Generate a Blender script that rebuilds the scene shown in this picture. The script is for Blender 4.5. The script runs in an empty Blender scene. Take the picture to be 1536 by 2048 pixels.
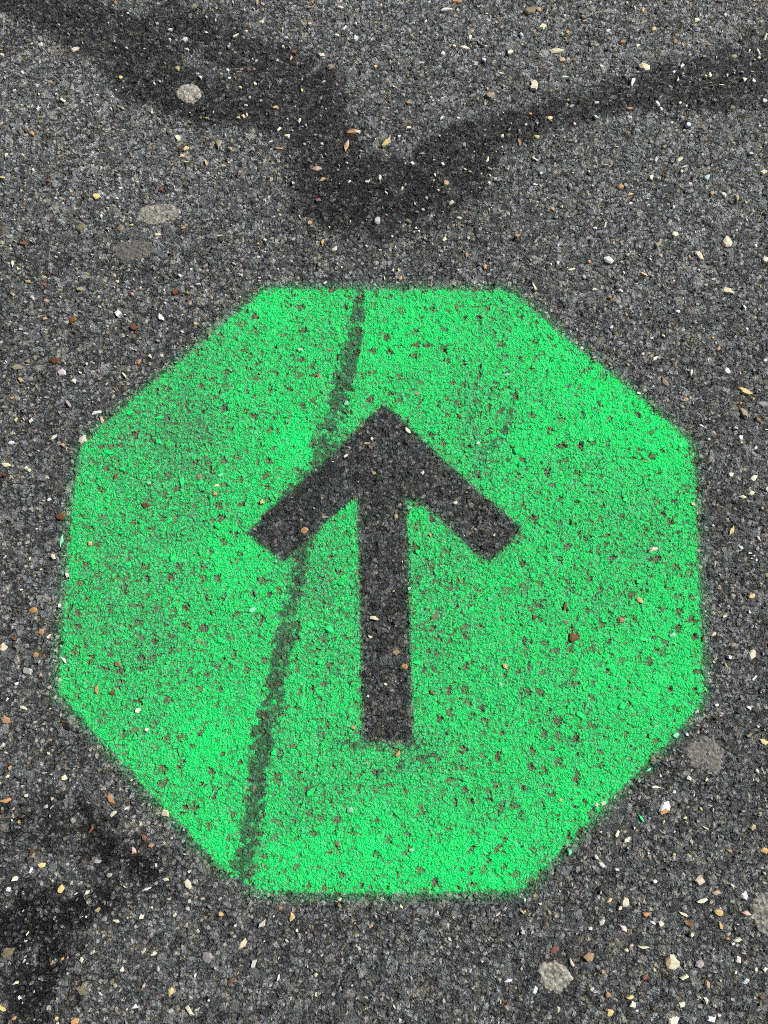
import bpy, math, random
import numpy as np
from mathutils import Vector, noise as mnoise

# ------------------------------------------------------------------ camera, sky, sun, exposure
sc = bpy.context.scene
COL = sc.collection
F, TH, H = 1480.0, math.radians(9.7), 0.855      # focal length in photo pixels, tilt from straight down, height
S = 0.000586                                     # metres of asphalt per photo pixel at the centre

cam = bpy.data.cameras.new("camera")
cam.sensor_fit = 'VERTICAL'
cam.sensor_height = 36.0
cam.lens = 36.0 * F / 2048.0
cam.clip_start = 0.01
cam.clip_end = 2000.0
cam_o = bpy.data.objects.new("camera", cam)
COL.objects.link(cam_o)
cam_o.location = (0, -H * math.tan(TH), H)
cam_o.rotation_euler = (TH, 0, 0)
sc.camera = cam_o

SUN_EL, SUN_AZ = math.radians(43), math.radians(62)   # azimuth measured from +Y towards +X
world = bpy.data.worlds.new("World")
sc.world = world
world.use_nodes = True
wt = world.node_tree
bg = wt.nodes['Background']
sky = wt.nodes.new('ShaderNodeTexSky')
sky.sky_type = 'NISHITA'
sky.sun_disc = False
sky.sun_elevation = SUN_EL
sky.sun_rotation = SUN_AZ
wt.links.new(sky.outputs[0], bg.inputs[0])
bg.inputs[1].default_value = 0.06

sl = bpy.data.lights.new("sun", 'SUN')
sl.energy = 4.9
sl.angle = math.radians(0.6)
sl.color = (1.0, 0.97, 0.925)
sun = bpy.data.objects.new("sun", sl)
COL.objects.link(sun)
sd = Vector((math.sin(SUN_AZ) * math.cos(SUN_EL), math.cos(SUN_AZ) * math.cos(SUN_EL), math.sin(SUN_EL)))
sun.rotation_euler = sd.to_track_quat('Z', 'Y').to_euler()

sc.view_settings.view_transform = 'Standard'
sc.view_settings.look = 'None'
sc.view_settings.exposure = 0.0
sc.view_settings.gamma = 1.0
sc.cycles.use_denoising = False          # the surface is all fine grain: keep it crisp
sc.cycles.filter_width = 0.9
sc.cycles.max_bounces = 3
sc.cycles.diffuse_bounces = 2
sc.cycles.use_adaptive_sampling = True
sc.cycles.adaptive_threshold = 0.03

# ------------------------------------------------------------------ helpers
def ground(px, py):
    """point of the road surface that photo pixel (px, py) shows"""
    px = np.asarray(px, float); py = np.asarray(py, float)
    b = 1024.0 - py
    t = H / (F * math.cos(TH) - b * math.sin(TH))
    return t * (px - 768.0), -H * math.tan(TH) + t * (F * math.sin(TH) + b * math.cos(TH))

def gpt(px, py):
    x, y = ground(px, py)
    return float(x), float(y)

def poly(pts):
    a = np.array(pts, float)
    x, y = ground(a[:, 0], a[:, 1])
    return np.stack([x, y], 1) / S

def tag(o, label=None, cat=None, group=None, kind=None):
    if label: o['label'] = label
    if cat: o['category'] = cat
    if group: o['group'] = group
    if kind: o['kind'] = kind
    return o

def mesh_obj(name, verts, faces, mat, parent=None):
    me = bpy.data.meshes.new(name)
    me.from_pydata(verts, [], faces)
    me.materials.append(mat)
    o = bpy.data.objects.new(name, me)
    COL.objects.link(o)
    if parent: o.parent = parent
    return o

class V:
    """tiny wrapper that writes math nodes from plain expressions"""
    def __init__(s, t, sock): s.t, s.s = t, sock
    def _m(s, op, *a, clamp=False):
        n = s.t.nodes.new('ShaderNodeMath'); n.operation = op; n.use_clamp = clamp
        for i, v in enumerate((s,) + a):
            if isinstance(v, V): s.t.links.new(v.s, n.inputs[i])
            else: n.inputs[i].default_value = v
        return V(s.t, n.outputs[0])
    def __add__(s, o): return s._m('ADD', o)
    __radd__ = __add__
    def __sub__(s, o): return s._m('SUBTRACT', o)
    def __rsub__(s, o): return (s * -1.0) + o
    def __mul__(s, o): return s._m('MULTIPLY', o)
    __rmul__ = __mul__
    def pw(s, e): return s._m('POWER', e)
    def mx(s, o): return s._m('MAXIMUM', o)
    def mn(s, o): return s._m('MINIMUM', o)
    def cl(s): return s._m('ADD', 0.0, clamp=True)
    def ab(s): return s._m('ABSOLUTE')
    def ss(s, a, b):
        n = s.t.nodes.new('ShaderNodeMapRange'); n.interpolation_type = 'SMOOTHSTEP'
        s.t.links.new(s.s, n.inputs[0])
        lo, hi, r0, r1 = (a, b, 0.0, 1.0) if a < b else (b, a, 1.0, 0.0)
        n.inputs[1].default_value = lo; n.inputs[2].default_value = hi
        n.inputs[3].default_value = r0; n.inputs[4].default_value = r1
        return V(s.t, n.outputs[0])

def noise(t, vec, scale, detail=2.0, rough=0.5, color=False, lac=2.0):
    n = t.nodes.new('ShaderNodeTexNoise')
    n.inputs['Scale'].default_value = scale
    n.inputs['Detail'].default_value = detail
    n.inputs['Roughness'].default_value = rough
    n.inputs['Lacunarity'].default_value = lac
    t.links.new(vec, n.inputs['Vector'])
    return n.outputs['Color'] if color else V(t, n.outputs[0])

def voro(t, vec, scale, feature='F1', rnd=1.0):
    n = t.nodes.new('ShaderNodeTexVoronoi')
    n.feature = feature
    n.voronoi_dimensions = '2D'
    n.inputs['Scale'].default_value = scale
    n.inputs['Randomness'].default_value = rnd
    t.links.new(vec, n.inputs['Vector'])
    return n

def vop(t, op, a, b):
    n = t.nodes.new('ShaderNodeVectorMath'); n.operation = op
    for i, v in enumerate((a, b)):
        if isinstance(v, (tuple, float)):
            if op == 'SCALE' and i == 1: n.inputs['Scale'].default_value = v
            else: n.inputs[i].default_value = v
        else: t.links.new(v, n.inputs[i])
    return n.outputs[0]

def mixc(t, fac, a, b, mode='MIX'):
    n = t.nodes.new('ShaderNodeMix'); n.data_type = 'RGBA'; n.blend_type = mode
    if isinstance(fac, V): t.links.new(fac.s, n.inputs[0])
    else: n.inputs[0].default_value = fac
    for k, v in ((6, a), (7, b)):
        if isinstance(v, tuple): n.inputs[k].default_value = v + (1.0,)
        else: t.links.new(v, n.inputs[k])
    return n.outputs[2]

def sep(t, sock):
    n = t.nodes.new('ShaderNodeSeparateColor'); t.links.new(sock, n.inputs[0])
    return [V(t, n.outputs[i]) for i in range(3)]

def grey(t, v, tint):
    n = t.nodes.new('ShaderNodeCombineColor')
    for i in range(3):
        m = v * tint[i]
        t.links.new(m.s, n.inputs[i])
    return n.outputs[0]

def warp(t, vec, scale, amt):
    c = noise(t, vec, scale, 2.0, 0.6, color=True)
    c = vop(t, 'SUBTRACT', c, (0.5, 0.5, 0.5))
    c = vop(t, 'SCALE', c, float(amt))
    return vop(t, 'ADD', vec, c)

def planar(t):
    """road-plane coordinates in photo-pixel sized units"""
    g = t.nodes.new('ShaderNodeNewGeometry')
    return vop(t, 'MULTIPLY', g.outputs['Position'], (1 / S, 1 / S, 0.0))

def attr(t, name):
    n = t.nodes.new('ShaderNodeAttribute'); n.attribute_name = name
    return V(t, n.outputs['Fac'])

GREEN_HI = (0.0, 0.92, 0.185)
GREEN_LO = (0.06, 0.47, 0.165)

# ------------------------------------------------------------------ the road surface: worn asphalt, sprayed paint, stains
def surface_material():
    m = bpy.data.materials.new("worn_asphalt_and_paint")
    m.use_nodes = True
    m.displacement_method = 'BOTH'
    t = m.node_tree
    b = t.nodes['Principled BSDF']
    out = t.nodes['Material Output']
    P = planar(t)
    oct_, arr, streak, stain, open_, fade, pale_top = [attr(t, k) for k in
        ('octagon', 'arrow', 'streak', 'stain', 'open', 'fade', 'pale_top')]

    # aggregate, three sizes of broken stone set in bitumen
    Pw = warp(t, P, 1 / 9, 13)
    Pf = warp(t, vop(t, 'ADD', P, (371.0, 113.0, 0.0)), 1 / 6, 9)
    a1 = voro(t, Pw, 1 / 19); ae = V(t, voro(t, Pw, 1 / 19, 'DISTANCE_TO_EDGE').outputs['Distance'])
    b1 = voro(t, Pf, 1 / 10.5); be = V(t, voro(t, Pf, 1 / 10.5, 'DISTANCE_TO_EDGE').outputs['Distance'])
    c1 = voro(t, Pf, 1 / 5.2); cd = V(t, c1.outputs['Distance'])
    ar, ag, ab_ = sep(t, a1.outputs['Color'])
    br, bg_, bb = sep(t, b1.outputs['Color'])
    cr, cg, cb = sep(t, c1.outputs['Color'])
    n1 = noise(t, P, 1 / 4.0, 3.0, 0.65)
    n2 = noise(t, P, 1 / 70, 4.0, 0.6)
    n3 = noise(t, P, 1 / 12, 3.0, 0.6)
    n4 = noise(t, vop(t, 'ADD', P, (53.0, 29.0, 0.0)), 1 / 8.0, 3.0, 0.6)
    fine = noise(t, P, 1 / 2.2, 1.0, 0.5)
    n5 = n5a = noise(t, P, 1 / 38, 4.0, 0.6)
    worm = noise(t, Pf, 1 / 5.0, 1.0, 0.5)
    worm = (worm - 0.5).ab().ss(0.075, 0.0)                 # thin wandering ridges of mortar
    # sparse larger stones and the dimples paint could not reach
    astone = ar.ss(0.72, 0.76) * (ae + (n1 - 0.5) * 0.12).ss(0.06, 0.20)
    bstone = be.ss(0.02, 0.16)
    pd = voro(t, warp(t, P, 1 / 9, 9), 1 / 30, rnd=1.0)
    pr, pg, pb = sep(t, pd.outputs['Color'])
    pit = (V(t, pd.outputs['Distance']) + (n4 - 0.5) * 1.2 + pr * 0.20).ss(0.31, 0.20) * pg.ss(0.18, 0.24)
    pd2 = voro(t, warp(t, vop(t, 'ADD', P, (97.0, 41.0, 0.0)), 1 / 6, 6), 1 / 12)
    qr, qg, qb = sep(t, pd2.outputs['Color'])
    pit2 = (V(t, pd2.outputs['Distance']) + (n4 - 0.5) * 1.3).ss(0.36, 0.20) * qg.ss(0.50, 0.56)

    # ---------------- height, in photo-pixel units
    amp = open_ * 1.1 + 0.85
    h = astone * (ag * 0.9 + 0.5) + bstone * (bg_ * 3.0 + 0.1) * amp
    h = h + cd.ss(0.75, 0.1) * cg * 1.8 + (n1 - 0.35) * 3.8 + (fine - 0.5) * 1.6 + worm * 0.75 + n2 * 1.5 + (n3 - 0.5) * 6.0 + (n4 - 0.5) * 3.0
    h = h - pit * (pb * 2.0 + 1.6) - pit2 * 1.1
    dn = t.nodes.new('ShaderNodeDisplacement')
    dn.inputs['Midlevel'].default_value = 0.0
    dn.inputs['Scale'].default_value = 1.0
    hm = (h - 2.6) * S
    t.links.new(hm.s, dn.inputs['Height'])
    t.links.new(dn.outputs[0], out.inputs['Displacement'])

    # ---------------- bare asphalt colour
    base = br.pw(3.0) * 0.125 + cr.pw(3.5) * 0.21 + 0.014 + cb.ss(0.90, 0.95) * 0.20
    base = base + worm * 0.080 + n1.ss(0.48, 0.66) * 0.120
    base = base * (bstone * 0.62 + 0.38)
    stone = ag.pw(1.5) * 0.20 + 0.05 + (n1 - 0.3) * 0.15
    v = base * (1.0 - astone) + stone * astone
    v = v * ((n2 - 0.5) * 0.9 + 1.0) * (n3 * 2.6 - 0.26).mx(0.30)
    v = v * (1.0 - pit * 0.35)
    v = v * (pale_top * 0.40 + 0.84 + pale_top * (n5a - 0.5) * 0.8)
    asph = grey(t, v, (0.965, 1.0, 0.935))
    warm = mixc(t, bb.ss(0.70, 1.0), (1.0, 1.0, 1.0), (1.18, 1.02, 0.80))
    asph = mixc(t, 1.0, asph, warm, 'MULTIPLY')
    # tiny pale mineral grains
    gv = voro(t, warp(t, P, 1 / 7, 11), 1 / 15)
    gr, gg, gb = sep(t, gv.outputs['Color'])
    grain = V(t, gv.outputs['Distance']).ss(0.25, 0.17) * gr.ss(0.66, 0.70)
    gcol = mixc(t, gg, (0.24, 0.22, 0.19), (0.62, 0.56, 0.44))
    asph = mixc(t, grain * 0.85, asph, gcol)
    # damp, oily bitumen stains
    st = (stain + ((n5 - 0.5) * 1.3 + (n3 - 0.5) * 0.7 + (br - 0.5) * 0.3) * stain.ss(0.0, 0.25)).ss(0.26, 0.54)
    op = (open_ + ((n5 - 0.5) * 2.0 + (n3 - 0.5) * 1.0) * open_.ss(0.0, 0.2)).ss(0.15, 0.65) * (1.0 - bstone * (bg_ * 1.5 + (n3 - 0.5) * 1.5).ss(0.55, 0.85))
    dark = 1.0 - st * (0.90 - cr.pw(3.0) * 0.50 - ar.ss(0.7, 0.8) * 0.10)
    dark = dark * (1.0 - op.cl() * 0.90)
    asph = mixc(t, 1.0, asph, grey(t, dark, (0.98, 1.0, 1.04)), 'MULTIPLY')

    # ---------------- paint coverage
    edge_n = (n3 - 0.5) * 22 + (n1 - 0.5) * 16 + (n2 - 0.5) * 10
    core = (oct_ + edge_n).ss(4.0, -5.0)                    # inside is negative
    mist = (oct_ + edge_n * 0.7).ss(38.0, -6.0).pw(2.2) * 0.46
    ae_n = (n3 - 0.5) * 10 + (n1 - 0.5) * 14
    a_core = (arr + ae_n).ss(-3.0, 6.5)                     # 1 outside the arrow
    a_mist = (arr + ae_n).ss(-16.0, 18.0)
    cover = core * a_core
    cover = cover.mx(mist * a_mist * n1.ss(0.35, 0.6))
    cover = cover * (1.0 - (1.0 - a_mist) * 0.60 * n3.ss(0.25, 0.6))
    stray = core * (1.0 - a_core) * (n1.ss(0.60, 0.74) * 0.30 + n4.ss(0.62, 0.72) * 0.12)
    cover = cover.mx(stray)
    sn = (streak + (n1 - 0.5) * 1.9 + (n3 - 0.5) * 2.0 + (br - 0.5) * 0.9 + (n5 - 0.5) * 1.0).ss(0.27, 0.80) * streak.ss(0.02, 0.2)
    cover = cover * (1.0 - sn * 0.84)
    gaps = ((1.0 - bstone) * 0.40 + n1.ss(0.54, 0.38) * 0.60 + n4.ss(0.50, 0.36) * 0.60 + fine.ss(0.5, 0.35) * 0.25) * (fade * 0.75 + 0.66).mx(0.05)
    cover = cover * (1.0 - gaps.cl() * 0.78)
    cover = cover * (1.0 - pit * (pb * 0.4 + 0.55)) * (1.0 - pit2 * 0.50)
    # thickness of the paint film
    thick = (n1.ss(0.32, 0.62) * 0.35 + n3.ss(0.38, 0.60) * 0.35 + cr * 0.30 + n2.ss(0.35, 0.65) * 0.35 + worm * 0.12 - fade * 0.52 + (n5 - 0.5) * 1.2 + 0.10).cl()
    pcol = mixc(t, thick, GREEN_LO, GREEN_HI)
    pcol = mixc(t, (qr.ss(0.8, 0.9) * 0.35), pcol, (0.10, 0.75, 0.30))
    # dull dust brown where primer-thin paint meets dimples
    under = mixc(t, (pit.mx(pit2 * 0.7)) * core * a_core, asph, (0.200, 0.145, 0.105))
    under = mixc(t, core * a_core * 0.30, under, (0.13, 0.15, 0.10))
    arrow_in = (1.0 - a_core) * core
    under = mixc(t, arrow_in, under, mixc(t, 1.0, under, (0.57, 0.56, 0.575), 'MULTIPLY'))
    under = mixc(t, (sn * core * 0.8).cl(), under, mixc(t, 1.0, under, (0.30, 0.40, 0.36), 'MULTIPLY'))
    colr = mixc(t, cover.cl(), under, pcol)
    t.links.new(colr, b.inputs['Base Color'])
    rough = 0.66 - st * 0.12 - cr * 0.12
    t.links.new(rough.s, b.inputs['Roughness'])
    b.inputs['Specular IOR Level'].default_value = 0.45
    return m

SURF = surface_material()

# ------------------------------------------------------------------ traced outlines, laid on the road
OCT = poly([(528, 581), (560, 577), (770, 579), (1000, 581), (1030, 588), (1062, 616), (1160, 700), (1258, 778),
            (1345, 852), (1378, 884), (1388, 912), (1392, 1010), (1396, 1130), (1404, 1290), (1408, 1385),
            (1396, 1416), (1320, 1500), (1220, 1600), (1120, 1704), (1066, 1762), (1034, 1781), (900, 1785),
            (700, 1787), (520, 1782), (486, 1768), (430, 1722), (330, 1618), (220, 1500), (150, 1424),
            (118, 1388), (119, 1340), (126, 1230), (136, 1090), (148, 980), (160, 900), (172, 878),
            (260, 802), (380, 705), (480, 620)])
ARR = poly([(768, 810), (790, 828), (880, 915), (960, 986), (1042, 1056), (1018, 1088), (978, 1122), (948, 1102), (890, 1046),
            (836, 1000), (812, 1000), (815, 1100), (818, 1240), (822, 1400), (826, 1484), (780, 1485), (726, 1483),
            (724, 1360), (721, 1200), (717, 1060), (715, 1000), (705, 998), (640, 1054), (568, 1122), (530, 1095), (496, 1066),
            (560, 1003), (640, 934), (720, 852)])

def dseg(X, Y, a, b):
    dx, dy = b[0] - a[0], b[1] - a[1]
    t = np.clip(((X - a[0]) * dx + (Y - a[1]) * dy) / (dx * dx + dy * dy + 1e-9), 0, 1)
    return np.hypot(X - a[0] - t * dx, Y - a[1] - t * dy), t

def sdf(X, Y, P):
    d = np.full(X.shape, 1e9); ins = np.zeros(X.shape, bool)
    for i in range(len(P)):
        a, b = P[i], P[(i + 1) % len(P)]
        dd, _ = dseg(X, Y, a, b)
        d = np.minimum(d, dd)
        if a[1] != b[1]:
            c = ((a[1] > Y) != (b[1] > Y)) & (X < (b[0] - a[0]) * (Y - a[1]) / (b[1] - a[1]) + a[0])
            ins ^= c
    return np.where(ins, -d, d)

def strokes(X, Y, lst, soft=0.5):
    """lst: polylines of (px, py, halfwidth, strength); returns a 0..1 field"""
    f = np.zeros(X.shape)
    for line in lst:
        g = poly([(p[0], p[1]) for p in line])
        if len(line) == 1:
            d = np.hypot(X - g[0][0], Y - g[0][1]); w, s = line[0][2], line[0][3]
            f = np.maximum(f, s * np.clip((1 + soft - d / w) / (2 * soft), 0, 1))
            continue
        for i in range(len(line) - 1):
            d, t = dseg(X, Y, g[i], g[i + 1])
            w = line[i][2] * (1 - t) + line[i + 1][2] * t
            s = line[i][3] * (1 - t) + line[i + 1][3] * t
            k = np.clip((1 + soft - d / w) / (2 * soft), 0, 1)
            f = np.maximum(f, s * k * k * (3 - 2 * k))
    return f

STREAK = [[(724, 585, 10, .7), (713, 640, 17, .95), (703, 700, 22, 1), (690, 760, 24, .95), (672, 815, 27, .85), (655, 870, 30, .72), (640, 930, 28, .65)],
          [(606, 1095, 15, .9), (594, 1170, 18, .95), (578, 1240, 20, 1), (560, 1320, 21, 1), (545, 1400, 23, 1), (530, 1460, 24, .95),
           (516, 1530, 23, 1), (508, 1610, 20, .95), (496, 1690, 24, .85), (478, 1765, 24, .85)],
          [(1030, 800, 9, .30), (1010, 860, 11, .40), (955, 935, 12, .36)],
          [(690, 1490, 8, .40), (760, 1496, 8, .55), (850, 1492, 8, .45)],
          [(745, 1552, 7, .40), (800, 1530, 8, .44), (870, 1508, 7, .40)],
          [(645, 915, 26, .75), (625, 1000, 24, .7), (608, 1090, 18, .8)], [(540, 1030, 16, .55), (590, 990, 22, .8), (650, 940, 22, .75)]]
STREAK_MAIN = STREAK[:2]
STAIN = [[(-20, -30, 60, .7), (70, 5, 60, .85), (170, 50, 62, .9), (250, 90, 66, 1), (300, 150, 70, 1), (400, 205, 55, .9), (500, 205, 55, .85), (620, 220, 80, .9), (650, 300, 75, .95), (660, 390, 75, 1), (780, 390, 75, 1), (900, 360, 65, 1), (960, 320, 45, .9)],
         [(330, 30, 50, .55), (440, 90, 65, .66), (560, 130, 65, .62), (650, 170, 50, .66)],
         [(860, 320, 40, .9), (940, 270, 36, .95), (1060, 245, 34, .95), (1160, 215, 34, 1), (1260, 190, 42, 1), (1370, 165, 52, 1), (1460, 145, 62, .95), (1560, 130, 64, .85)],
         [(1340, 215, 12, .7), (1440, 208, 16, .8), (1540, 205, 16, .8)],
         [(1500, 90, 40, .5), (1560, 70, 40, .5)],
         [(560, 450, 26, .35), (760, 470, 26, .4), (940, 410, 30, .4)],
         [(-20, 530, 26, .35), (160, 520, 24, .35), (330, 545, 22, .28)],
         [(20, 90, 50, .4)],
         [(0, 1620, 60, .3), (140, 1650, 70, .45), (260, 1740, 60, .5)],
         [(-20, 1850, 70, .5), (120, 1830, 60, .55), (60, 1980, 80, .5)],
         [(720, 1820, 60, .25), (420, 1860, 60, .2)],
         [(1060, 1980, 70, .3), (1250, 1890, 50, .2)]]
OPEN = [[(165, 1620, 14, .3), (225, 1712, 22, .6), (310, 1745, 22, .6)],
        [(240, 1785, 14, .5), (205, 1802, 20, .9), (150, 1826, 26, 1), (90, 1850, 30, 1), (10, 1870, 34, 1)],
        [(60, 1800, 22, .8), (110, 1845, 26, .9), (95, 1920, 26, .9), (70, 1985, 30, .95), (60, 2060, 26, .6)],
        [(170, 1960, 14, .5), (150, 2010, 16, .5)],
        [(40, 1650, 26, .4), (0, 1720, 26, .4)],
        [(290, 50, 26, .25), (300, 180, 30, .4), (400, 215, 24, .35)],
        [(700, 400, 40, .3), (840, 390, 40, .25)]]
PALE_TOP = [[(-60, 250, 330, .8), (400, 330, 260, .6)], [(700, -80, 330, .8), (1150, -20, 330, 1), (1560, 200, 330, .9)], [(1300, 420, 260, .7)]]   # asphalt colour raised to a paler tone across the top
FADE = [[(230, 900, 90, .5), (370, 865, 70, .8), (330, 1020, 110, .4)], [(420, 720, 60, .35), (300, 830, 60, .5)],
        [(210, 1180, 110, .55), (270, 1290, 110, .45)], [(640, 1140, 60, .5), (655, 1300, 60, .35)],
        [(870, 1120, 70, .45), (880, 1300, 60, .25), (700, 1500, 40, .3), (860, 1520, 50, .4)],
        [(980, 830, 70, .3), (960, 900, 60, .4)], [(300, 1450, 60, .2)], [(600, 1560, 60, .3)], [(1240, 1100, 80, .25)]]
BRIGHT = [[(740, 1690, 46, .9)], [(590, 1720, 50, .6), (820, 1720, 60, .6), (1000, 1725, 50, 1)], [(420, 1480, 60, .8)], [(440, 1690, 40, .7)],
          [(1080, 690, 60, .6), (1200, 790, 80, .9), (1320, 890, 60, 1)], [(1060, 860, 60, .7)], [(590, 880, 40, .9)],
          [(760, 690, 60, .6), (860, 640, 60, .6)], [(1350, 1200, 70, .3), (1330, 1400, 60, .5)], [(1170, 1600, 70, .5)], [(540, 620, 40, .7)],
          [(1230, 1360, 40, .6)], [(460, 1120, 50, .6)]]

# ------------------------------------------------------------------ mesh sheets that share one relief
STEP = 0.0010
XD = np.arange(-0.56, 0.5601, STEP); YD = np.arange(-0.60, 0.7601, STEP)
def extend(a):
    steps, s, acc = [], 0.004, 0.0
    while acc < 300:
        acc += s; steps.append(acc); s *= 1.45
    st = np.array(steps)
    return np.concatenate([(a[0] - st)[::-1], a, a[-1] + st])
XG, YG = extend(XD), extend(YD)

def fields(X, Y):
    gx, gy = X / S, Y / S
    far = (np.abs(X) > 0.7) | (Y > 0.9) | (Y < -0.75)
    f = {}
    f['octagon'] = np.clip(sdf(gx, gy, OCT), -200, 200)
    f['arrow'] = np.clip(sdf(gx, gy, ARR), -200, 200)
    f['streak'] = strokes(gx, gy, [[(p[0], p[1], p[2] * 0.84, p[3]) for p in l] for l in STREAK], 0.7)
    f['stain'] = strokes(gx, gy, STAIN, 0.75)
    f['open'] = strokes(gx, gy, OPEN, 0.8)
    f['fade'] = strokes(gx, gy, FADE, 0.9) - strokes(gx, gy, BRIGHT, 0.8) * 0.8
    f['pale_top'] = strokes(gx, gy, PALE_TOP, 0.95)
    for k in f: 
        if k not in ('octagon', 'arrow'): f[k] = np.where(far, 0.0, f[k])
    return f

def sheet(name, X, Y, F_, keep, z, parent=None, origin=(0.0, 0.0)):
    """a sheet of quads over the grid cells where keep is True"""
    ny, nx = X.shape
    idx = np.arange(nx * ny).reshape(ny, nx)
    q = np.stack([idx[:-1, :-1], idx[:-1, 1:], idx[1:, 1:], idx[1:, :-1]], -1)[keep]
    used = np.zeros(nx * ny, bool); used[q.ravel()] = True
    remap = np.cumsum(used) - 1
    q = remap[q].astype(np.int32)
    nv, nf = int(used.sum()), len(q)
    co = np.zeros((nv, 3), np.float32)
    co[:, 0] = X.ravel()[used] - origin[0]; co[:, 1] = Y.ravel()[used] - origin[1]; co[:, 2] = z
    me = bpy.data.meshes.new(name)
    me.vertices.add(nv); me.vertices.foreach_set('co', co.ravel())
    me.loops.add(nf * 4); me.loops.foreach_set('vertex_index', q.ravel())
    me.polygons.add(nf); me.polygons.foreach_set('loop_start', np.arange(0, nf * 4, 4, dtype=np.int32))
    me.polygons.foreach_set('use_smooth', np.ones(nf, bool))
    for k, v in F_.items():
        a = me.attributes.new(k, 'FLOAT', 'POINT')
        a.data.foreach_set('value', v.ravel()[used].astype(np.float32))
    me.materials.append(SURF)
    me.update(calc_edges=True)
    o = bpy.data.objects.new(name, me)
    COL.objects.link(o)
    if parent: o.parent = parent
    return o

X, Y = np.meshgrid(XG, YG)
FG = fields(X, Y)
road = sheet('road', X, Y, FG, np.ones((len(YG) - 1, len(XG) - 1), bool), 0.0)
tag(road, kind='structure')

ox, oy = gpt(765, 1180)
mark = bpy.data.objects.new('painted_marking', None)
mark.location = (ox, oy, 0); COL.objects.link(mark)
tag(mark, 'bright green sprayed octagon with a dark arrow pointing up, on the asphalt', 'road marking')
i0, i1 = np.searchsorted(XG, -0.42), np.searchsorted(XG, 0.42)
j0, j1 = np.searchsorted(YG, -0.50), np.searchsorted(YG, 0.36)
Xm, Ym = X[j0:j1, i0:i1], Y[j0:j1, i0:i1]
Fm = {k: v[j0:j1, i0:i1] for k, v in FG.items()}
def cellmean(a): return (a[:-1, :-1] + a[1:, :-1] + a[:-1, 1:] + a[1:, 1:]) / 4
io = cellmean(Fm['octagon']) < 2
ia = cellmean(Fm['arrow']) < 0
isk = cellmean(strokes(Xm / S, Ym / S, STREAK_MAIN, 0.45)) > 0.42
sheet('green_paint', Xm, Ym, Fm, io & ~ia & ~isk, 0.0003, mark, (ox, oy))
a_ = sheet('arrow', Xm, Ym, Fm, io & ia, 0.0003, mark, (ox, oy))
tag(a_, 'dark unpainted arrow with a straight shaft and two slanted arms')
s_ = sheet('dark_streak', Xm, Ym, Fm, io & ~ia & isk, 0.0003, mark, (ox, oy))
tag(s_, 'dark worn streak running down through the green')

# ------------------------------------------------------------------ stones
PAL = {'cream': (0.74, 0.65, 0.46), 'white': (0.86, 0.84, 0.78), 'tan': (0.40, 0.28, 0.15), 'yellow': (0.66, 0.48, 0.20),
       'orange': (0.50, 0.28, 0.12), 'brown': (0.16, 0.065, 0.025), 'red': (0.20, 0.075, 0.05), 'grey': (0.26, 0.25, 0.24),
       'light': (0.45, 0.43, 0.39), 'olive': (0.24, 0.20, 0.12), 'blue': (0.58, 0.66, 0.72), 'pink': (0.60, 0.42, 0.33),
       'green': (0.005, 0.80, 0.14), 'mint': (0.20, 0.62, 0.36), 'black': (0.015, 0.012, 0.010)}

def stone_material():
    m = bpy.data.materials.new("stone")
    m.use_nodes = True
    t = m.node_tree; b = t.nodes['Principled BSDF']
    a = t.nodes.new('ShaderNodeAttribute'); a.attribute_name = 'tone'
    g = t.nodes.new('ShaderNodeNewGeometry')
    P = vop(t, 'SCALE', g.outputs['Position'], 1 / S)
    n = noise(t, P, 1 / 5.0, 4.0, 0.6); n2 = noise(t, P, 1 / 2.2, 2.0, 0.6)
    c = mixc(t, n.ss(0.45, 0.70) * 0.40, a.outputs['Color'], mixc(t, 1.0, a.outputs['Color'], (0.50, 0.40, 0.30), 'MULTIPLY'))
    c = mixc(t, n2.ss(0.58, 0.78) * 0.25, c, (0.08, 0.075, 0.07))
    t.links.new(c, b.inputs['Base Color'])
    b.inputs['Roughness'].default_value = 0.55
    bp = t.nodes.new('ShaderNodeBump'); bp.inputs['Distance'].default_value = 0.0006; bp.inputs['Strength'].default_value = 0.7
    t.links.new(n.s, bp.inputs['Height']); t.links.new(bp.outputs[0], b.inputs['Normal'])
    return m
STONE = stone_material()

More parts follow.
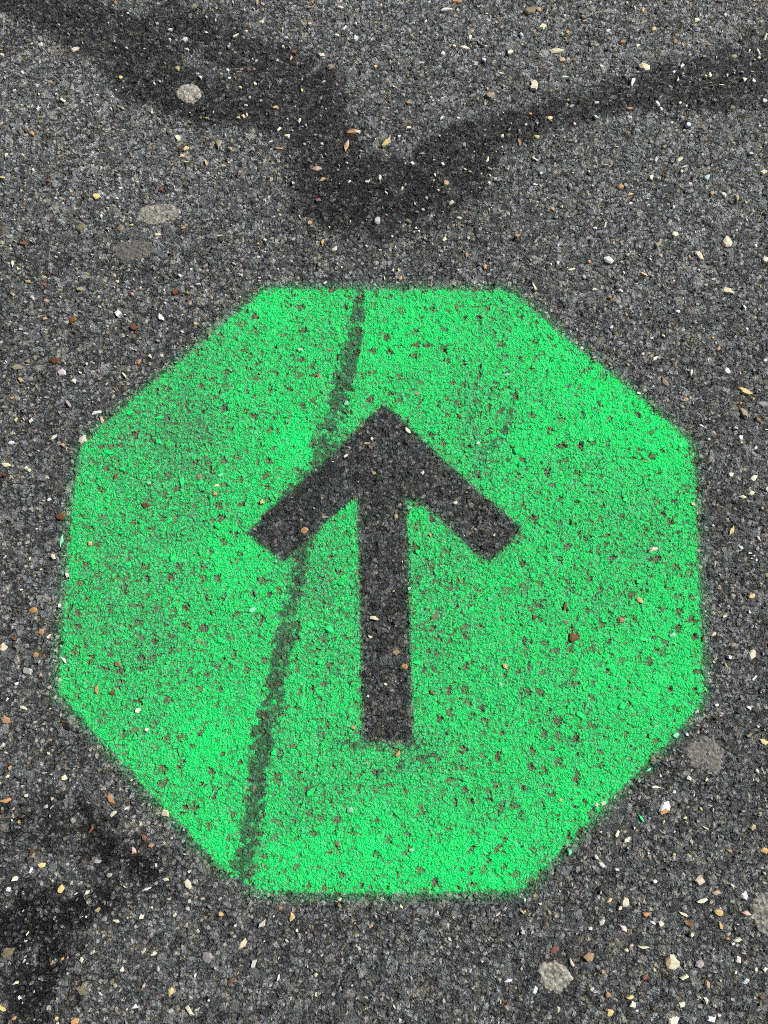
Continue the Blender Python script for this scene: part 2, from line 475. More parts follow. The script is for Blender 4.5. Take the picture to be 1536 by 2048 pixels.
def stone_geo(rng, L, W, ang, hgt, cx=0.0, cy=0.0, n=None, sink=0.0016, zoff=0.0):
    """angular broken chip: L, W full size in metres, ang degrees; returns verts, faces"""
    n = n or rng.randint(6, 9)
    a = math.radians(ang); ca, sa = math.cos(a), math.sin(a)
    ph = rng.uniform(0, 6.28)
    rr = [rng.uniform(0.62, 1.16) for _ in range(n)]
    th = [ph + 6.2832 * (i + rng.uniform(-0.33, 0.33)) / n for i in range(n)]
    tx, ty = rng.uniform(-.35, .35), rng.uniform(-.35, .35)
    vs = []
    def add(sc_, z, jit, dx=0, dy=0):
        for r, t in zip(rr, th):
            k = sc_ * r * (1 + rng.uniform(-jit, jit))
            x, y = math.cos(t) * L / 2 * k + dx, math.sin(t) * W / 2 * k + dy
            zz = z * (1 + tx * x / (L / 2) + ty * y / (W / 2)) if z > 0 else z
            vs.append((cx + x * ca - y * sa, cy + x * sa + y * ca, zz + zoff))
    sx, sy = rng.uniform(-.12, .12) * L, rng.uniform(-.12, .12) * W
    add(1.05, -sink, 0.0)
    add(1.0, hgt * 0.45, 0.04)
    add(0.76, hgt * 0.95, 0.16, sx * .6, sy * .6)
    vs.append((cx + sx * ca - sy * sa, cy + sx * sa + sy * ca, hgt * 1.05 + zoff))
    fs = []
    for k in range(2):
        for i in range(n):
            j = (i + 1) % n
            fs.append((k * n + i, k * n + j, (k + 1) * n + j, (k + 1) * n + i))
    for i in range(n): fs.append((2 * n + i, 2 * n + (i + 1) % n, 3 * n))
    return vs, fs

def tone_attr(me, cols_per_face):
    a = me.attributes.new('tone', 'FLOAT_COLOR', 'FACE')
    a.data.foreach_set('color', np.array(cols_per_face, np.float32).ravel())

def vary(rng, c, k=0.16):
    f = 1 + rng.uniform(-k, k)
    return tuple(min(0.9, x * f * (1 + rng.uniform(-.06, .06))) for x in c) + (1.0,)

# the stones one can point to: (px, py, length, width, angle, colour, name, label)
NOTABLE = [
 (1329, 1614, 30, 24, 70, 'white', 'white pebble with a rusty orange tip, right of the octagon\'s lower right edge'),
 (708, 264, 34, 11, 10, 'orange', 'long orange stone flake lying sideways between the dark stains at the top'),
 (693, 291, 30, 11, 78, 'pink', 'upright orange and cream sliver touching the end of the long orange flake'),
 (772, 286, 28, 9, 52, 'yellow', 'slanted yellow sliver to the right of the pair of orange flakes'),
 (634, 339, 28, 14, 14, 'pink', 'pinkish white almond-shaped stone in the dark stain below the orange flakes'),
 (1113, 103, 32, 13, 3, 'cream', 'flat cream oval stone above the right-hand dark stain, top right'),
 (1068, 172, 26, 19, 82, 'cream', 'tall cream stone between the flat cream oval and the dark stain'),
 (1287, 134, 27, 20, -38, 'cream', 'cream angular stone just above the dark stain, upper right'),
 (1265, 165, 28, 8, 66, 'white', 'thin white pointed splinter at the upper edge of the right-hand dark stain'),
 (1376, 250, 15, 13, 20, 'white', 'small round white pebble directly below the right-hand dark stain'),
 (1258, 218, 17, 7, 4, 'orange', 'small amber chip inside the right-hand dark stain'),
 (893, 367, 16, 12, 30, 'orange', 'amber chip with dark rim at the right end of the middle dark stain'),
 (1350, 84, 19, 10, 80, 'orange', 'upright salmon orange chip in the top right corner area'),
 (1307, 59, 17, 12, 20, 'yellow', 'yellow orange chip above the upright salmon chip, top right'),
 (1453, 484, 30, 22, 55, 'cream', 'large curved cream stone at the right edge, like a shell'),
 (1399, 512, 26, 12, -62, 'cream', 'wedge-shaped cream stone left of and below the shell-like cream stone'),
 (1453, 582, 28, 14, -18, 'cream', 'cream block-shaped stone at the right, above the octagon\'s upper right corner'),
 (1218, 520, 24, 14, -20, 'white', 'ragged white flake above the octagon\'s upper right edge'),
 (1413, 356, 17, 12, 30, 'blue', 'bluish white pebble on the right below the dark stain'),
 (913, 4, 22, 11, 0, 'orange', 'orange stone cut by the top edge of the photo'),
 (893, 20, 26, 9, 10, 'white', 'white jagged flake just below the orange stone at the top edge'),
 (755, 442, 24, 14, 80, 'light', 'light grey block-like stone under the middle dark stain'),
 (162, 455, 23, 18, -30, 'olive', 'rounded olive brown pebble left of the flattened gum'),
 (242, 457, 16, 16, 10, 'olive', 'small olive brown pebble directly below the flattened gum\'s left end'),
 (237, 627, 17, 11, 35, 'white', 'bright white triangular chip left of the octagon\'s upper left edge'),
 (322, 635, 19, 10, -62, 'white', 'bright white teardrop chip close to the octagon\'s upper left edge'),
 (269, 655, 19, 13, -25, 'brown', 'rusty brown chip between and below the two bright white chips'),
 (108, 721, 23, 16, -20, 'brown', 'rusty brown angular stone on the far left, level with the octagon\'s upper left edge'),
 (193, 826, 24, 8, 14, 'white', 'long white sliver pointing at the octagon\'s left upper edge'),
 (166, 880, 20, 15, 42, 'cream', 'cream stone on the very tip of the octagon\'s upper left corner'),
 (122, 1034, 21, 13, -5, 'brown', 'dark brown diamond-shaped chip just left of the octagon\'s left side'),
 (291, 1011, 19, 11, -4, 'brown', 'shiny rust-brown chip lying on the green paint, left half'),
 (68, 1220, 20, 15, -15, 'orange', 'amber orange stone on the asphalt left of the octagon'),
 (72, 1309, 12, 11, 20, 'orange', 'small orange and pink chip below the amber stone, left of the octagon'),
 (7, 1294, 17, 14, 80, 'cream', 'cream stone at the very left edge of the photo'),
 (56, 1342, 23, 14, -15, 'light', 'pale grey speckled stone left of the octagon\'s lower left corner'),
 (12, 1440, 24, 15, -25, 'tan', 'tan stone with a pale rim at the left edge, below the octagon\'s corner'),
 (133, 1450, 28, 14, -35, 'black', 'dark brown glossy curved shard outside the octagon\'s lower left edge'),
 (221, 1598, 23, 12, -50, 'orange', 'rust-orange wedge outside the octagon\'s lower left edge'),
 (330, 1627, 18, 13, -35, 'cream', 'cream chip on the border of the octagon\'s lower left edge'),
 (414, 1914, 26, 18, 85, 'grey', 'smooth blue-grey pebble at the bottom left'),
 (166, 1978, 23, 20, 10, 'olive', 'square greenish grey stone in the bottom left corner area'),
 (16, 1904, 26, 20, 20, 'olive', 'round olive pebble at the left edge near the bottom'),
 (377, 1769, 23, 11, -62, 'cream', 'tilted cream-green stone below the octagon\'s bottom left corner'),
 (584, 1833, 17, 11, 75, 'yellow', 'yellow chip with a dark side just under the octagon\'s bottom edge'),
 (1252, 1804, 19, 16, 40, 'cream', 'pale cream stone with a smaller chip at its foot, bottom right'),
 (1399, 1761, 22, 17, 80, 'cream', 'yellowish cream stone below the white and rusty pebble, lower right'),
 (1488, 1791, 15, 12, 60, 'white', 'clean white chip near the right edge, lower right'),
 (1438, 1824, 17, 12, -10, 'yellow', 'yellow squarish chip below the clean white chip, lower right'),
 (1377, 1847, 28, 14, -25, 'brown', 'two-tone brown and tan pebble among the chips at the lower right'),
 (1177, 1912, 24, 16, 10, 'tan', 'orange tan angular stone to the upper right of the round grey gum'),
 (1342, 1925, 30, 22, 20, 'cream', 'largest cream stone at the bottom right, with a tan left side'),
 (1399, 1927, 21, 14, 20, 'light', 'pale triangular stone right of the largest cream stone'),
 (1108, 1898, 18, 9, 42, 'red', 'small red sliver above the round grey gum'),
 (1454, 742, 17, 12, -25, 'white', 'white-tipped chip with a dark left side, right of the octagon'),
 (1490, 783, 28, 11, -28, 'yellow', 'long yellowish stone near the right edge above the octagon\'s corner'),
 (1329, 764, 25, 12, -56, 'olive', 'dark olive leaf-shaped stone close to the octagon\'s upper right edge'),
 (1464, 1061, 23, 9, 66, 'yellow', 'tilted straw-coloured chip right of the octagon'),
 (1503, 1193, 16, 13, 10, 'yellow', 'round honey-coloured pebble near the right edge, right of the octagon'),
 (1503, 1309, 26, 14, 52, 'cream', 'cream tooth-shaped stone near the right edge, below the honey pebble'),
 (1305, 1099, 23, 9, 14, 'cream', 'cream chip with a dark left end lying on the green paint, right half'),
 (1243, 1240, 15, 11, 0, 'orange', 'orange brown chip set in the green paint, right half'),
 (610, 1062, 17, 13, 10, 'orange', 'orange chip on the arrow\'s left arm'),
 (748, 1236, 20, 9, -5, 'cream', 'cream crescent chip in the middle of the arrow\'s shaft'),
 (792, 1304, 17, 12, -10, 'tan', 'tan block-like chip at the right of the arrow\'s shaft'),
 (808, 1333, 13, 12, 10, 'orange', 'orange chip on the right edge of the arrow\'s shaft'),
]
ALT = {0: 'orange', 2: 'orange', 4: 'tan', 34: 'orange', 14: 'tan', 49: 'tan', 51: 'tan', 60: 'brown', 1: 'cream', 7: 'tan', 37: 'brown', 59: 'cream'}
TWO = {}
for i, (px, py, L, W, ang, col, lab) in enumerate(NOTABLE):
    rng = random.Random(100 + i)
    x, y = gpt(px, py)
    hh = S * min(5.2, 2.6 + 0.11 * min(L, W))
    vs, fs = stone_geo(rng, L * S * 1.04, W * S * 1.06, ang, hh, n=rng.randint(7, 11))
    o = mesh_obj('stone', vs, fs, STONE)
    o.location = (x, y, 0)
    cols = []
    second = ALT.get(i)
    for f in fs:
        cx_ = sum(vs[k][0] for k in f) / len(f); cy_ = sum(vs[k][1] for k in f) / len(f)
        c = PAL[col]
        if second:
            d = {0: cy_ < -0.14 * L * S, 1: cx_ > L * S * .2, 2: cx_ < 0}.get(i, cx_ < -0.12 * L * S)
            if d: c = PAL[second]
        cols.append(vary(rng, c, 0.12))
    tone_attr(o.data, cols)
    tag(o, lab, 'stone', 'larger stones showing in the asphalt')

# smaller chips where the photograph shows them: px, py, length, width, angle, colour initial
KEY = {'c': 'cream', 'w': 'white', 't': 'tan', 'y': 'yellow', 'o': 'orange', 'b': 'brown', 'r': 'red', 'g': 'grey', 'l': 'light',
       'v': 'olive', 'u': 'blue', 'p': 'pink', 'G': 'green', 'm': 'mint', 'k': 'black'}
CH = """232 6 9 8 0 o;445 17 7 7 0 b;387 15 22 12 0 v;341 60 9 6 20 w;370 80 10 9 30 w;340 80 7 5 0 w;472 72 17 5 35 c;492 64 9 7 0 c;522 45 14 8 0 c;620 48 12 8 30 y;565 60 11 5 80 y;572 77 9 8 0 c
675 72 12 11 0 c;689 57 15 8 40 w;711 78 16 13 80 w;681 16 14 6 0 c;620 16 12 6 0 t;587 105 15 9 10 r;582 118 12 5 70 p;642 111 14 12 0 c;662 135 18 14 0 v;647 165 16 3 40 c;595 128 9 7 0 t;497 140 12 6 85 r
435 75 8 7 0 t;375 100 9 6 0 c;355 138 14 10 60 t;395 150 8 7 30 w;401 155 9 6 -10 w;460 158 7 6 0 w;480 176 8 7 0 y;150 100 20 10 20 c;82 90 14 12 30 l;242 156 8 7 0 y;127 202 14 8 -40 c;195 191 7 5 0 w;245 218 15 8 -30 t
77 218 14 8 85 w;65 268 10 8 0 o;6 356 13 5 -10 y;82 245 10 8 0 v;478 237 10 9 0 y;488 234 12 9 -30 c;494 230 10 6 80 c;492 212 10 5 0 c;559 260 13 9 50 c;599 242 15 7 75 c;574 272 12 10 0 c;541 285 12 4 35 w;559 298 22 6 0 t
552 216 14 10 0 y;645 360 24 10 15 t;636 400 14 12 0 r;620 446 14 9 60 t;645 485 12 8 80 o;670 499 15 6 45 c;358 276 14 11 70 c;372 298 12 10 20 y;365 313 12 10 0 c;460 298 12 8 -20 t;437 287 20 13 85 v;374 325 18 4 0 c
413 326 14 7 -70 t;480 346 12 9 60 t;536 356 14 6 0 b;97 362 9 8 0 b;195 393 16 12 0 y;216 398 10 8 0 c;275 365 10 4 0 y;242 377 10 7 0 w;322 380 9 7 0 b;202 337 8 5 80 c;264 451 9 7 60 y;316 470 14 6 0 c;442 472 22 4 5 c
367 457 14 4 20 t;46 487 14 10 0 r;105 547 10 8 0 b;235 564 7 5 0 y;360 552 16 8 -30 w;350 585 14 12 0 b;265 590 8 5 0 o;517 515 10 8 0 c;467 527 14 6 -40 c;530 481 8 7 0 c;397 569 14 7 -10 l;162 580 14 10 0 v;89 569 8 7 0 r
26 527 14 6 80 c;760 355 14 7 85 w;1060 22 30 18 10 v;1078 21 12 10 0 t;1285 22 12 8 80 y;1440 3 12 9 0 r;1128 32 12 6 0 c;1168 43 8 5 0 y;1085 53 20 13 10 c;1393 41 16 12 10 c;1450 31 12 9 70 c;1215 63 14 10 0 l;1135 66 8 8 0 o
1243 85 12 10 0 o;1275 92 12 8 30 c;1417 91 11 6 -20 t;1530 75 20 12 80 c;1123 121 16 14 0 t;1020 105 14 12 60 c;930 97 20 10 -10 c;908 93 9 7 0 c;940 75 17 8 80 c;885 108 10 8 60 w;1042 70 14 8 -70 w;967 120 12 7 -10 w
843 126 14 5 0 w;1003 148 20 6 -20 c;1130 156 20 8 5 c;1203 134 10 8 0 c;1364 134 13 10 70 c;1408 114 12 8 0 t;1467 115 14 8 0 t;1498 103 12 5 80 c;1516 105 16 5 -65 c;1411 153 9 8 0 y;1419 151 9 10 60 c;1488 160 15 10 20 c
1507 162 9 8 0 w;1443 171 17 4 5 c;1503 145 14 4 -20 o;1355 160 14 7 80 l;1340 175 15 5 -40 l;1314 209 16 9 -50 w;1321 219 14 10 -20 w;1257 235 14 6 -10 c;1193 207 15 10 20 l;1192 235 13 11 0 l;1143 213 11 8 30 l;1099 237 14 11 0 y
1061 229 9 7 0 o;1052 250 7 6 0 w;980 191 20 17 0 v;818 207 16 6 -10 t;817 256 13 8 0 c;883 237 10 8 60 w;916 237 8 6 0 w;844 308 13 4 0 c;1005 273 10 7 80 c;928 290 14 9 80 t;1073 275 12 10 0 y;1038 285 14 7 -70 t;1140 281 14 12 0 v
1343 247 10 7 40 c;1363 235 10 8 0 t;1463 217 14 13 0 v;1528 202 13 10 0 l;1068 318 17 7 -40 c;975 321 16 8 75 c;825 327 9 7 0 w;870 351 11 5 -70 c;940 344 10 5 0 t;805 377 10 5 70 c;990 359 10 8 0 l;903 407 16 11 20 c;835 425 12 4 0 t
918 437 14 5 0 c;817 444 18 14 0 v;832 457 7 6 0 c;838 463 6 5 0 c;828 465 5 5 0 c;1070 370 12 5 -10 w;1140 375 18 12 80 g;1312 320 16 7 70 l;1358 320 20 12 35 c;1368 334 14 5 20 c;1327 295 10 5 0 t;1233 295 12 4 0 y;1210 331 10 5 0 t
1303 356 14 10 70 c;1327 351 8 7 0 r;1378 369 10 8 0 p;1240 375 14 11 -30 o;1260 390 14 5 10 y;1260 408 9 8 0 w;1105 419 9 7 0 o;1423 387 14 9 70 t;1448 390 15 9 -40 c;1474 396 20 9 80 t;1502 308 8 7 0 c;1525 345 18 12 0 c
1405 310 10 4 0 c;1210 450 18 7 75 c;1190 457 9 7 0 w;1034 472 13 10 0 o;889 479 12 8 60 c;1350 470 14 12 -30 c;1315 489 18 13 20 v;1378 515 12 8 -60 t;1320 512 9 8 0 t;1530 520 16 13 80 c;933 511 12 8 70 t;970 535 14 8 70 o
1115 527 11 8 30 w;1178 524 9 8 0 o;1142 540 18 6 15 c;1287 549 17 7 -20 y;1255 527 9 7 0 v;1412 571 10 5 -20 c;1190 580 14 5 0 c;1069 575 22 6 -70 c;1240 582 15 9 -20 w;1218 595 10 8 0 o;800 557 12 9 60 t;785 541 10 6 60 l
1510 492 9 6 70 w;1498 1416 15 7 -30 w;1373 1468 9 7 0 u;1526 1484 22 9 -20 y;1498 1470 16 9 20 v;1305 1517 14 12 0 v;1393 1423 13 5 15 l;1352 1470 12 10 0 m;1377 1556 10 8 -30 c;1413 1559 9 8 0 y;1297 1539 15 4 25 m;1311 1574 19 5 0 c
1205 1605 12 10 20 c;1192 1608 9 7 40 c;1282 1636 14 5 -50 G;1370 1634 9 8 0 c;1327 1644 10 5 85 c;1411 1656 15 6 -30 c;1234 1667 13 7 60 c;1254 1679 16 7 25 c;1506 1654 14 11 40 t;1528 1700 18 12 0 o;1459 1701 12 6 0 t;1268 1656 6 5 0 w
1139 1705 13 10 30 m;1192 1714 11 7 -40 l;1204 1730 14 9 -30 l;1233 1739 10 5 0 w;1348 1708 7 5 0 y;1219 1800 15 7 30 y;1239 1816 10 7 60 c;1309 1762 8 7 0 w;1420 1778 11 4 65 l;1432 1785 16 8 15 t;1405 1801 20 8 20 c;1493 1827 20 9 -5 p
1448 1763 6 6 0 t;1293 1828 15 8 0 o;1366 1828 15 6 -20 c;1321 1847 10 9 0 c;1305 1845 12 4 -30 w;1203 1844 13 11 60 l;1248 1857 13 9 -40 c;1383 1870 13 9 10 c;1441 1851 16 7 -75 o;1473 1880 15 8 25 c;1466 1887 8 6 0 w;1454 1877 8 6 0 o
1287 1894 18 5 0 c;1143 1925 19 7 -60 c;1475 1917 17 12 60 c;1487 1906 9 5 0 l;1367 1954 20 9 5 c;1289 1953 11 8 -30 b;1530 1939 13 8 20 c;1016 1961 15 6 20 w;1069 1979 12 8 50 u;1214 1989 11 10 0 o;1260 1994 14 6 10 y;1265 2010 12 9 60 c
1411 1999 13 8 -70 c;1364 2009 12 8 20 c;1219 2025 15 11 20 y;1346 2041 20 14 30 c;1422 2039 17 12 0 w;1436 2030 8 6 0 c;1016 2007 7 5 0 r;1522 1994 10 9 0 b;1205 1944 10 7 -20 o;995 1828 13 4 35 l;1049 1800 7 5 60 w;1414 1968 14 11 60 t
1491 1962 14 9 30 u;46 1415 17 8 -20 c;129 1556 12 9 30 c;20 1535 9 7 60 o;12 1601 24 8 5 o;53 1591 9 6 0 c;227 1627 13 8 40 c;254 1617 8 5 0 c;92 1613 8 6 0 l;184 1658 14 5 65 b;268 1701 15 10 -50 p;289 1675 12 7 -60 b;303 1690 11 9 0 t
195 1723 16 7 -5 l;84 1730 13 11 -30 y;64 1701 18 5 65 b;62 1740 13 5 75 w;31 1757 12 10 0 c;123 1777 14 10 60 y;174 1785 10 8 40 c;152 1787 9 4 35 c;17 1778 10 8 0 w;332 1758 14 9 0 l;295 1778 17 5 15 w;195 1820 13 7 25 t;86 1822 13 8 20 t
234 1842 14 5 -15 c;283 1833 12 7 40 c;562 1815 14 9 0 t;525 1847 16 11 30 l;471 1850 6 5 0 w;486 1888 19 11 50 c;395 1861 10 6 -60 l;307 1907 12 6 25 c;508 1927 17 8 70 l;244 1939 9 8 0 c;33 1964 14 6 20 c;461 1962 12 9 60 b
341 1983 14 11 70 y;342 2021 14 9 0 l;379 2021 20 8 -55 c;6 2017 15 9 -40 y;29 2035 10 7 0 o;113 2036 8 6 60 y;150 2042 14 9 10 o;270 2013 13 7 30 w;557 1955 12 4 70 w;41 1994 7 6 0 w;219 1750 10 8 0 l;147 1640 14 12 0 g
56 564 13 8 0 t;93 602 10 8 0 t;235 564 8 5 0 c;266 589 9 5 -40 o;349 584 14 11 60 b;146 641 20 12 70 b;90 638 11 9 0 t;391 648 9 7 0 y;36 734 24 14 0 v;56 722 13 10 0 v;43 760 18 9 -35 t;278 724 14 8 70 o;300 713 12 7 -60 c
250 751 20 5 -50 c;125 745 16 14 0 l;148 762 11 9 20 c;25 796 9 6 0 o;63 841 11 8 70 c;32 840 9 5 70 y;108 875 17 8 50 c;205 841 16 7 -65 p;23 886 13 11 30 w;125 890 10 7 -20 t;14 931 20 10 -10 c;53 936 9 7 60 c;59 941 9 8 0 c
10 949 14 12 0 b;137 807 16 8 -60 g;200 614 9 5 -30 l;231 953 13 9 60 b;429 988 11 9 -30 o;434 972 13 8 20 c;180 1087 9 8 0 o;107 1114 13 7 -60 c;135 1150 12 7 -60 c;123 1080 28 7 80 m;82 1264 13 8 -50 o;98 1273 15 4 50 c;35 1367 10 7 0 w
79 1324 8 5 60 l;81 1350 13 6 75 t;117 1360 11 9 0 l;125 1286 13 9 0 k;193 1380 18 9 80 o;236 1329 14 12 -20 b;224 1386 10 7 60 b;294 1459 8 6 0 c;276 1420 13 9 20 c;29 1277 10 8 0 b;128 1320 15 4 -50 w;1506 956 16 11 40 c;1501 987 14 10 20 c
1485 994 14 7 -15 c;1533 978 12 10 60 c;1516 1077 15 8 -45 p;1480 1094 13 8 -60 u;1498 1106 9 5 0 w;1508 1112 6 5 0 w;1512 1120 7 6 30 w;1502 1117 5 4 0 w;1448 1233 9 6 0 c;1459 1314 9 8 0 w;1426 1268 11 7 40 c;1429 1129 18 4 80 c
1508 1356 17 6 40 w;1452 1332 14 6 -60 t;1278 1201 18 9 -35 o;1386 1009 9 8 0 y;1498 1223 9 4 -80 w;1533 1150 12 10 60 v;1406 1278 14 6 80 b;1488 614 13 10 40 u;1355 623 14 9 5 w;1223 655 9 7 60 w;1302 677 8 7 0 w;1285 708 8 7 -40 w
1310 717 18 8 35 c;1255 730 10 7 -30 y;1382 746 16 6 80 c;1436 698 14 8 60 o;1370 800 14 9 40 t;1277 787 8 6 0 c;1402 852 11 6 -10 w;1481 876 12 9 70 w;1417 879 7 6 0 w;1487 825 20 12 -60 v;1480 807 9 7 0 t;1517 840 16 11 -20 b
1525 808 22 12 -10 g;1162 697 9 7 -40 w;1425 676 7 6 0 y;1493 659 7 7 0 w;1520 573 8 6 60 y;1471 856 11 7 -30 l;1461 950 12 11 0 l;816 862 17 8 -50 c;845 946 8 6 60 c;793 1033 11 10 30 t;910 1006 12 9 20 l;740 1273 10 9 0 c
691 912 12 6 40 c;747 946 9 8 0 t;795 1508 14 10 60 o;735 1392 6 5 0 w;818 1177 7 6 60 l;733 887 13 6 10 t;524 1004 10 8 70 y;860 1071 9 8 0 o;956 887 12 10 20 w;920 833 13 9 -20 b;706 1454 9 8 0 o;1010 1333 13 9 -60 o
864 1385 16 9 -20 b;1012 1333 8 6 0 y;1120 1600 8 6 0 o;1000 1370 12 10 0 l;1068 1235 14 9 80 b;1145 1275 22 17 0 b;1130 1212 18 8 75 b;320 835 20 8 10 G;260 826 18 8 20 G;317 884 12 9 -50 G;218 906 20 8 -15 G;245 939 11 9 0 G
198 955 10 8 0 G;297 966 10 8 0 m;364 964 16 8 85 G;399 966 14 9 30 G;441 951 12 10 0 m;257 1128 16 8 0 G;434 1052 16 9 -40 G;346 1117 15 13 60 G;835 1104 12 11 0 G;681 1167 15 10 -40 G;660 1260 20 13 -40 G;1033 902 14 13 0 G
835 1325 22 7 0 G;639 1325 14 9 10 G;440 1280 14 10 0 G;505 1220 18 9 30 m;1250 1000 10 9 0 G;1160 1000 13 8 0 G;1285 1278 20 9 -10 G;1345 1270 16 8 20 m;1040 930 12 9 0 G;930 1560 12 9 0 G;870 1650 12 10 0 G;1242 1412 16 14 0 G
1160 1430 20 10 -20 G;548 1505 10 9 0 G;620 1585 14 10 40 G;1100 1120 13 9 20 G;980 1200 12 10 0 m;1130 720 12 10 0 G;1180 880 14 12 0 G;860 760 13 9 60 G;600 700 12 9 0 m;560 800 13 8 30 G;480 780 12 8 0 G;700 1620 13 9 0 m""".replace('\n', ';')
GUM = [(378, 188, 60, 50, -15, 1.0), (315, 428, 98, 48, 8, 0.7), (1108, 1953, 64, 52, -20, 1.0), (1411, 1510, 74, 66, -15, 0.24),
       (1532, 1828, 52, 78, 0, 0.5), (265, 500, 90, 50, 5, 0.12)]
placed = [(n[0], n[1], max(n[2], 8) * 0.6) for n in NOTABLE] + [(g[0], g[1], max(g[2], g[3]) * 0.55) for g in GUM]
allv, allf, cols = [], [], []
rng = random.Random(7)
def add_chip(x, y, L, W, ang, c, hgt, k=0.16):
    vs, fs = stone_geo(rng, L * S, W * S, ang, hgt, x, y, n=rng.randint(4, 7))
    o = len(allv)
    allv.extend(vs); allf.extend([tuple(i + o for i in f) for f in fs])
    cc = vary(rng, c, k)
    for _ in fs:
        f = 1 + rng.uniform(-.12, .12)
        cols.append((min(.92, cc[0] * f), min(.92, cc[1] * f), min(.92, cc[2] * f), 1))
for s in CH.split(';'):
    p = s.split()
    if not p: continue
    px, py, L, W, an = map(float, p[:5]); c = PAL[KEY[p[5]]]
    x, y = gpt(px, py)
    add_chip(x, y, L * 1.15, W * 1.15, an, tuple(min(.9, v * 1.25) for v in c), S * (2.8 + 0.12 * min(L, W)))
    placed.append((px, py, max(L, W) * 0.6))
pa = np.array(placed); pgx, pgy = ground(pa[:, 0], pa[:, 1])
names = ['cream', 'white', 'light', 'grey', 'tan', 'yellow', 'orange', 'brown', 'olive', 'blue', 'red']
wts = [24, 12, 26, 18, 9, 5, 1.2, 2.5, 5, 1, .3]
N = 19000
nr = np.random.RandomState(11)
RX, RY = nr.uniform(-1.2, 1.2, N), nr.uniform(-1.2, 1.4, N)
clear = np.ones(N, bool)
for gx_, gy_, rad in zip(pgx, pgy, pa[:, 2]):
    clear &= np.hypot(RX - gx_, RY - gy_) / S > rad + 4
SO, SA = sdf(RX / S, RY / S, OCT), sdf(RX / S, RY / S, ARR)
clump = np.array([mnoise.noise(Vector((x * 7, y * 7, 3.3))) for x, y in zip(RX, RY)])     # grit gathers in places
for i in np.nonzero(clear)[0]:
    x, y, so, sa = float(RX[i]), float(RY[i]), SO[i], SA[i]
    if clump[i] < -0.15 and rng.random() < 0.45: continue
    L = min(20, max(3.0, rng.lognormvariate(1.74, 0.46)))
    W = L * rng.uniform(0.38, 0.95)
    if so < 6 and sa > -3:
        r = rng.random()
        if r > 0.62: continue
        c = PAL['green'] if r < 0.42 else (PAL['mint'] if r < 0.50 else (PAL['olive'] if r < 0.57 else PAL['tan']))
        L *= 1.1
        add_chip(x, y, L, W, rng.uniform(0, 180), c, S * (1.5 + 0.08 * W))
        continue
    if so < 0 and rng.random() < 0.6: continue
    if abs(x) < 0.55 and -0.6 < y < 0.75: L = min(L, 10); W = min(W, 7.5)
    c = PAL[rng.choices(names, wts)[0]]
    add_chip(x, y, L, W, rng.uniform(0, 180), c, S * (2.4 + 0.10 * W), 0.3)
grit = mesh_obj('grit', allv, allf, STONE)
tone_attr(grit.data, cols)
tag(grit, 'small pale and brown stone chips bedded all over the asphalt', 'grit', kind='stuff')

# ------------------------------------------------------------------ flattened chewing gum
def gum_material(k):
    m = bpy.data.materials.new("old_gum")
    m.use_nodes = True
    t = m.node_tree; b = t.nodes['Principled BSDF']
    g = t.nodes.new('ShaderNodeNewGeometry')
    P = vop(t, 'SCALE', g.outputs['Position'], 1 / S)
    n = noise(t, P, 1 / 9.0, 4.0, 0.65); n2 = noise(t, P, 1 / 3.5, 3.0, 0.7)
    vv = V(t, voro(t, warp(t, P, 1 / 8, 8), 1 / 9, 'DISTANCE_TO_EDGE').outputs['Distance'])
    c = mixc(t, n.ss(0.35, 0.65), tuple(x * k for x in (0.20, 0.185, 0.155)), tuple(x * k for x in (0.47, 0.43, 0.345)))
    c = mixc(t, n2.ss(0.50, 0.68) * 0.6, c, (0.11, 0.10, 0.085))
    c = mixc(t, vv.ss(0.10, 0.0) * 0.5, c, (0.10, 0.09, 0.08))
    t.links.new(c, b.inputs['Base Color'])
    b.inputs['Roughness'].default_value = 0.7
    bp = t.nodes.new('ShaderNodeBump'); bp.inputs['Distance'].default_value = 0.0010; bp.inputs['Strength'].default_value = 1.0
    hs = n + n2 * 0.6 + vv * 1.0
    t.links.new(hs.s, bp.inputs['Height']); t.links.new(bp.outputs[0], b.inputs['Normal'])
    return m
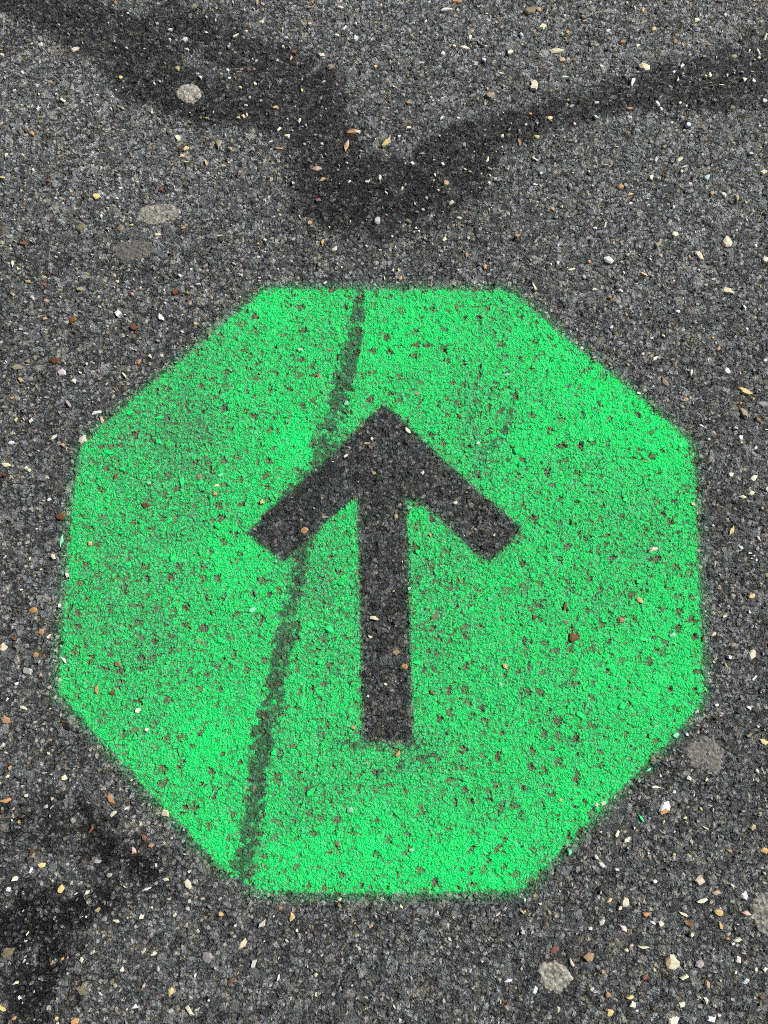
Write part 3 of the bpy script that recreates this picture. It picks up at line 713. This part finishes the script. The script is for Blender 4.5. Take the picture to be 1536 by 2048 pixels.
GUM_LAB = ['round pale gum blob in the dark stain at the top left, the smoothest one',
           'wide oval flattened gum below the round pale one, upper left, with a worn middle',
           'ragged pale grey gum blob at the bottom right among cream stones',
           'large worn brownish gum patch just outside the octagon\'s lower right edge',
           'pale gum blob cut off by the right edge of the photo near the bottom',
           'very faint worn gum smear below the wide oval gum, upper left']
for gi, (px, py, w, h_, ang, hgt) in enumerate(GUM):
    rng = random.Random(50 + gi)
    NA, NR = 72, 16
    ph = [rng.uniform(0, 6.28) for _ in range(6)]
    rag = [0.035, 0.08, 0.10, 0.12, 0.06, 0.15][gi]
    a = math.radians(ang); ca, sa = math.cos(a), math.sin(a)
    vs, fs = [(0, 0, 0)], []
    for r in range(1, NR + 1):
        for k in range(NA):
            th = 6.28318 * k / NA
            e = 1 + rag * (math.sin(3 * th + ph[0]) * .6 + math.sin(5 * th + ph[1]) * .6 + math.sin(9 * th + ph[2]) * .4 + math.sin(17 * th + ph[3]) * .35)
            q = r / NR
            x, y = math.cos(th) * w / 2 * S * e * q, math.sin(th) * h_ / 2 * S * e * q
            vs.append((x * ca - y * sa, x * sa + y * ca, 0))
    top = S * (1.2 + 3.2 * hgt)
    out = []
    for x, y, _ in vs:
        i = len(out)
        q = 0 if i == 0 else ((i - 1) // NA + 1) / NR
        dome = (1 - q ** 6) * 1.0
        lump = 0.55 * mnoise.noise(Vector((x / S / 7 + ph[0], y / S / 7 + ph[1], gi))) + 0.35 * mnoise.noise(Vector((x / S / 3.2 + ph[2], y / S / 3.2, gi)))
        z = top * (dome * (0.78 + lump * (1.2 if hgt < 1 else 0.8)) + 0.12 * math.exp(-((q - .86) / .08) ** 2)) - (0.0012 if q == 1 else 0)
        out.append((x, y, z))
    for k in range(NA): fs.append((0, 1 + k, 1 + (k + 1) % NA))
    for r in range(NR - 1):
        for k in range(NA):
            b0, b1 = 1 + r * NA, 1 + (r + 1) * NA
            fs.append((b0 + k, b1 + k, b1 + (k + 1) % NA, b0 + (k + 1) % NA))
    o = mesh_obj('chewing_gum', out, fs, gum_material([1.15, 1.0, 1.08, .58, .85, .42][gi]))
    o.data.polygons.foreach_set('use_smooth', [True] * len(fs))
    x, y = gpt(px, py); o.location = (x, y, 0)
    tag(o, GUM_LAB[gi], 'chewing gum', 'flattened chewing gum spots on the road')
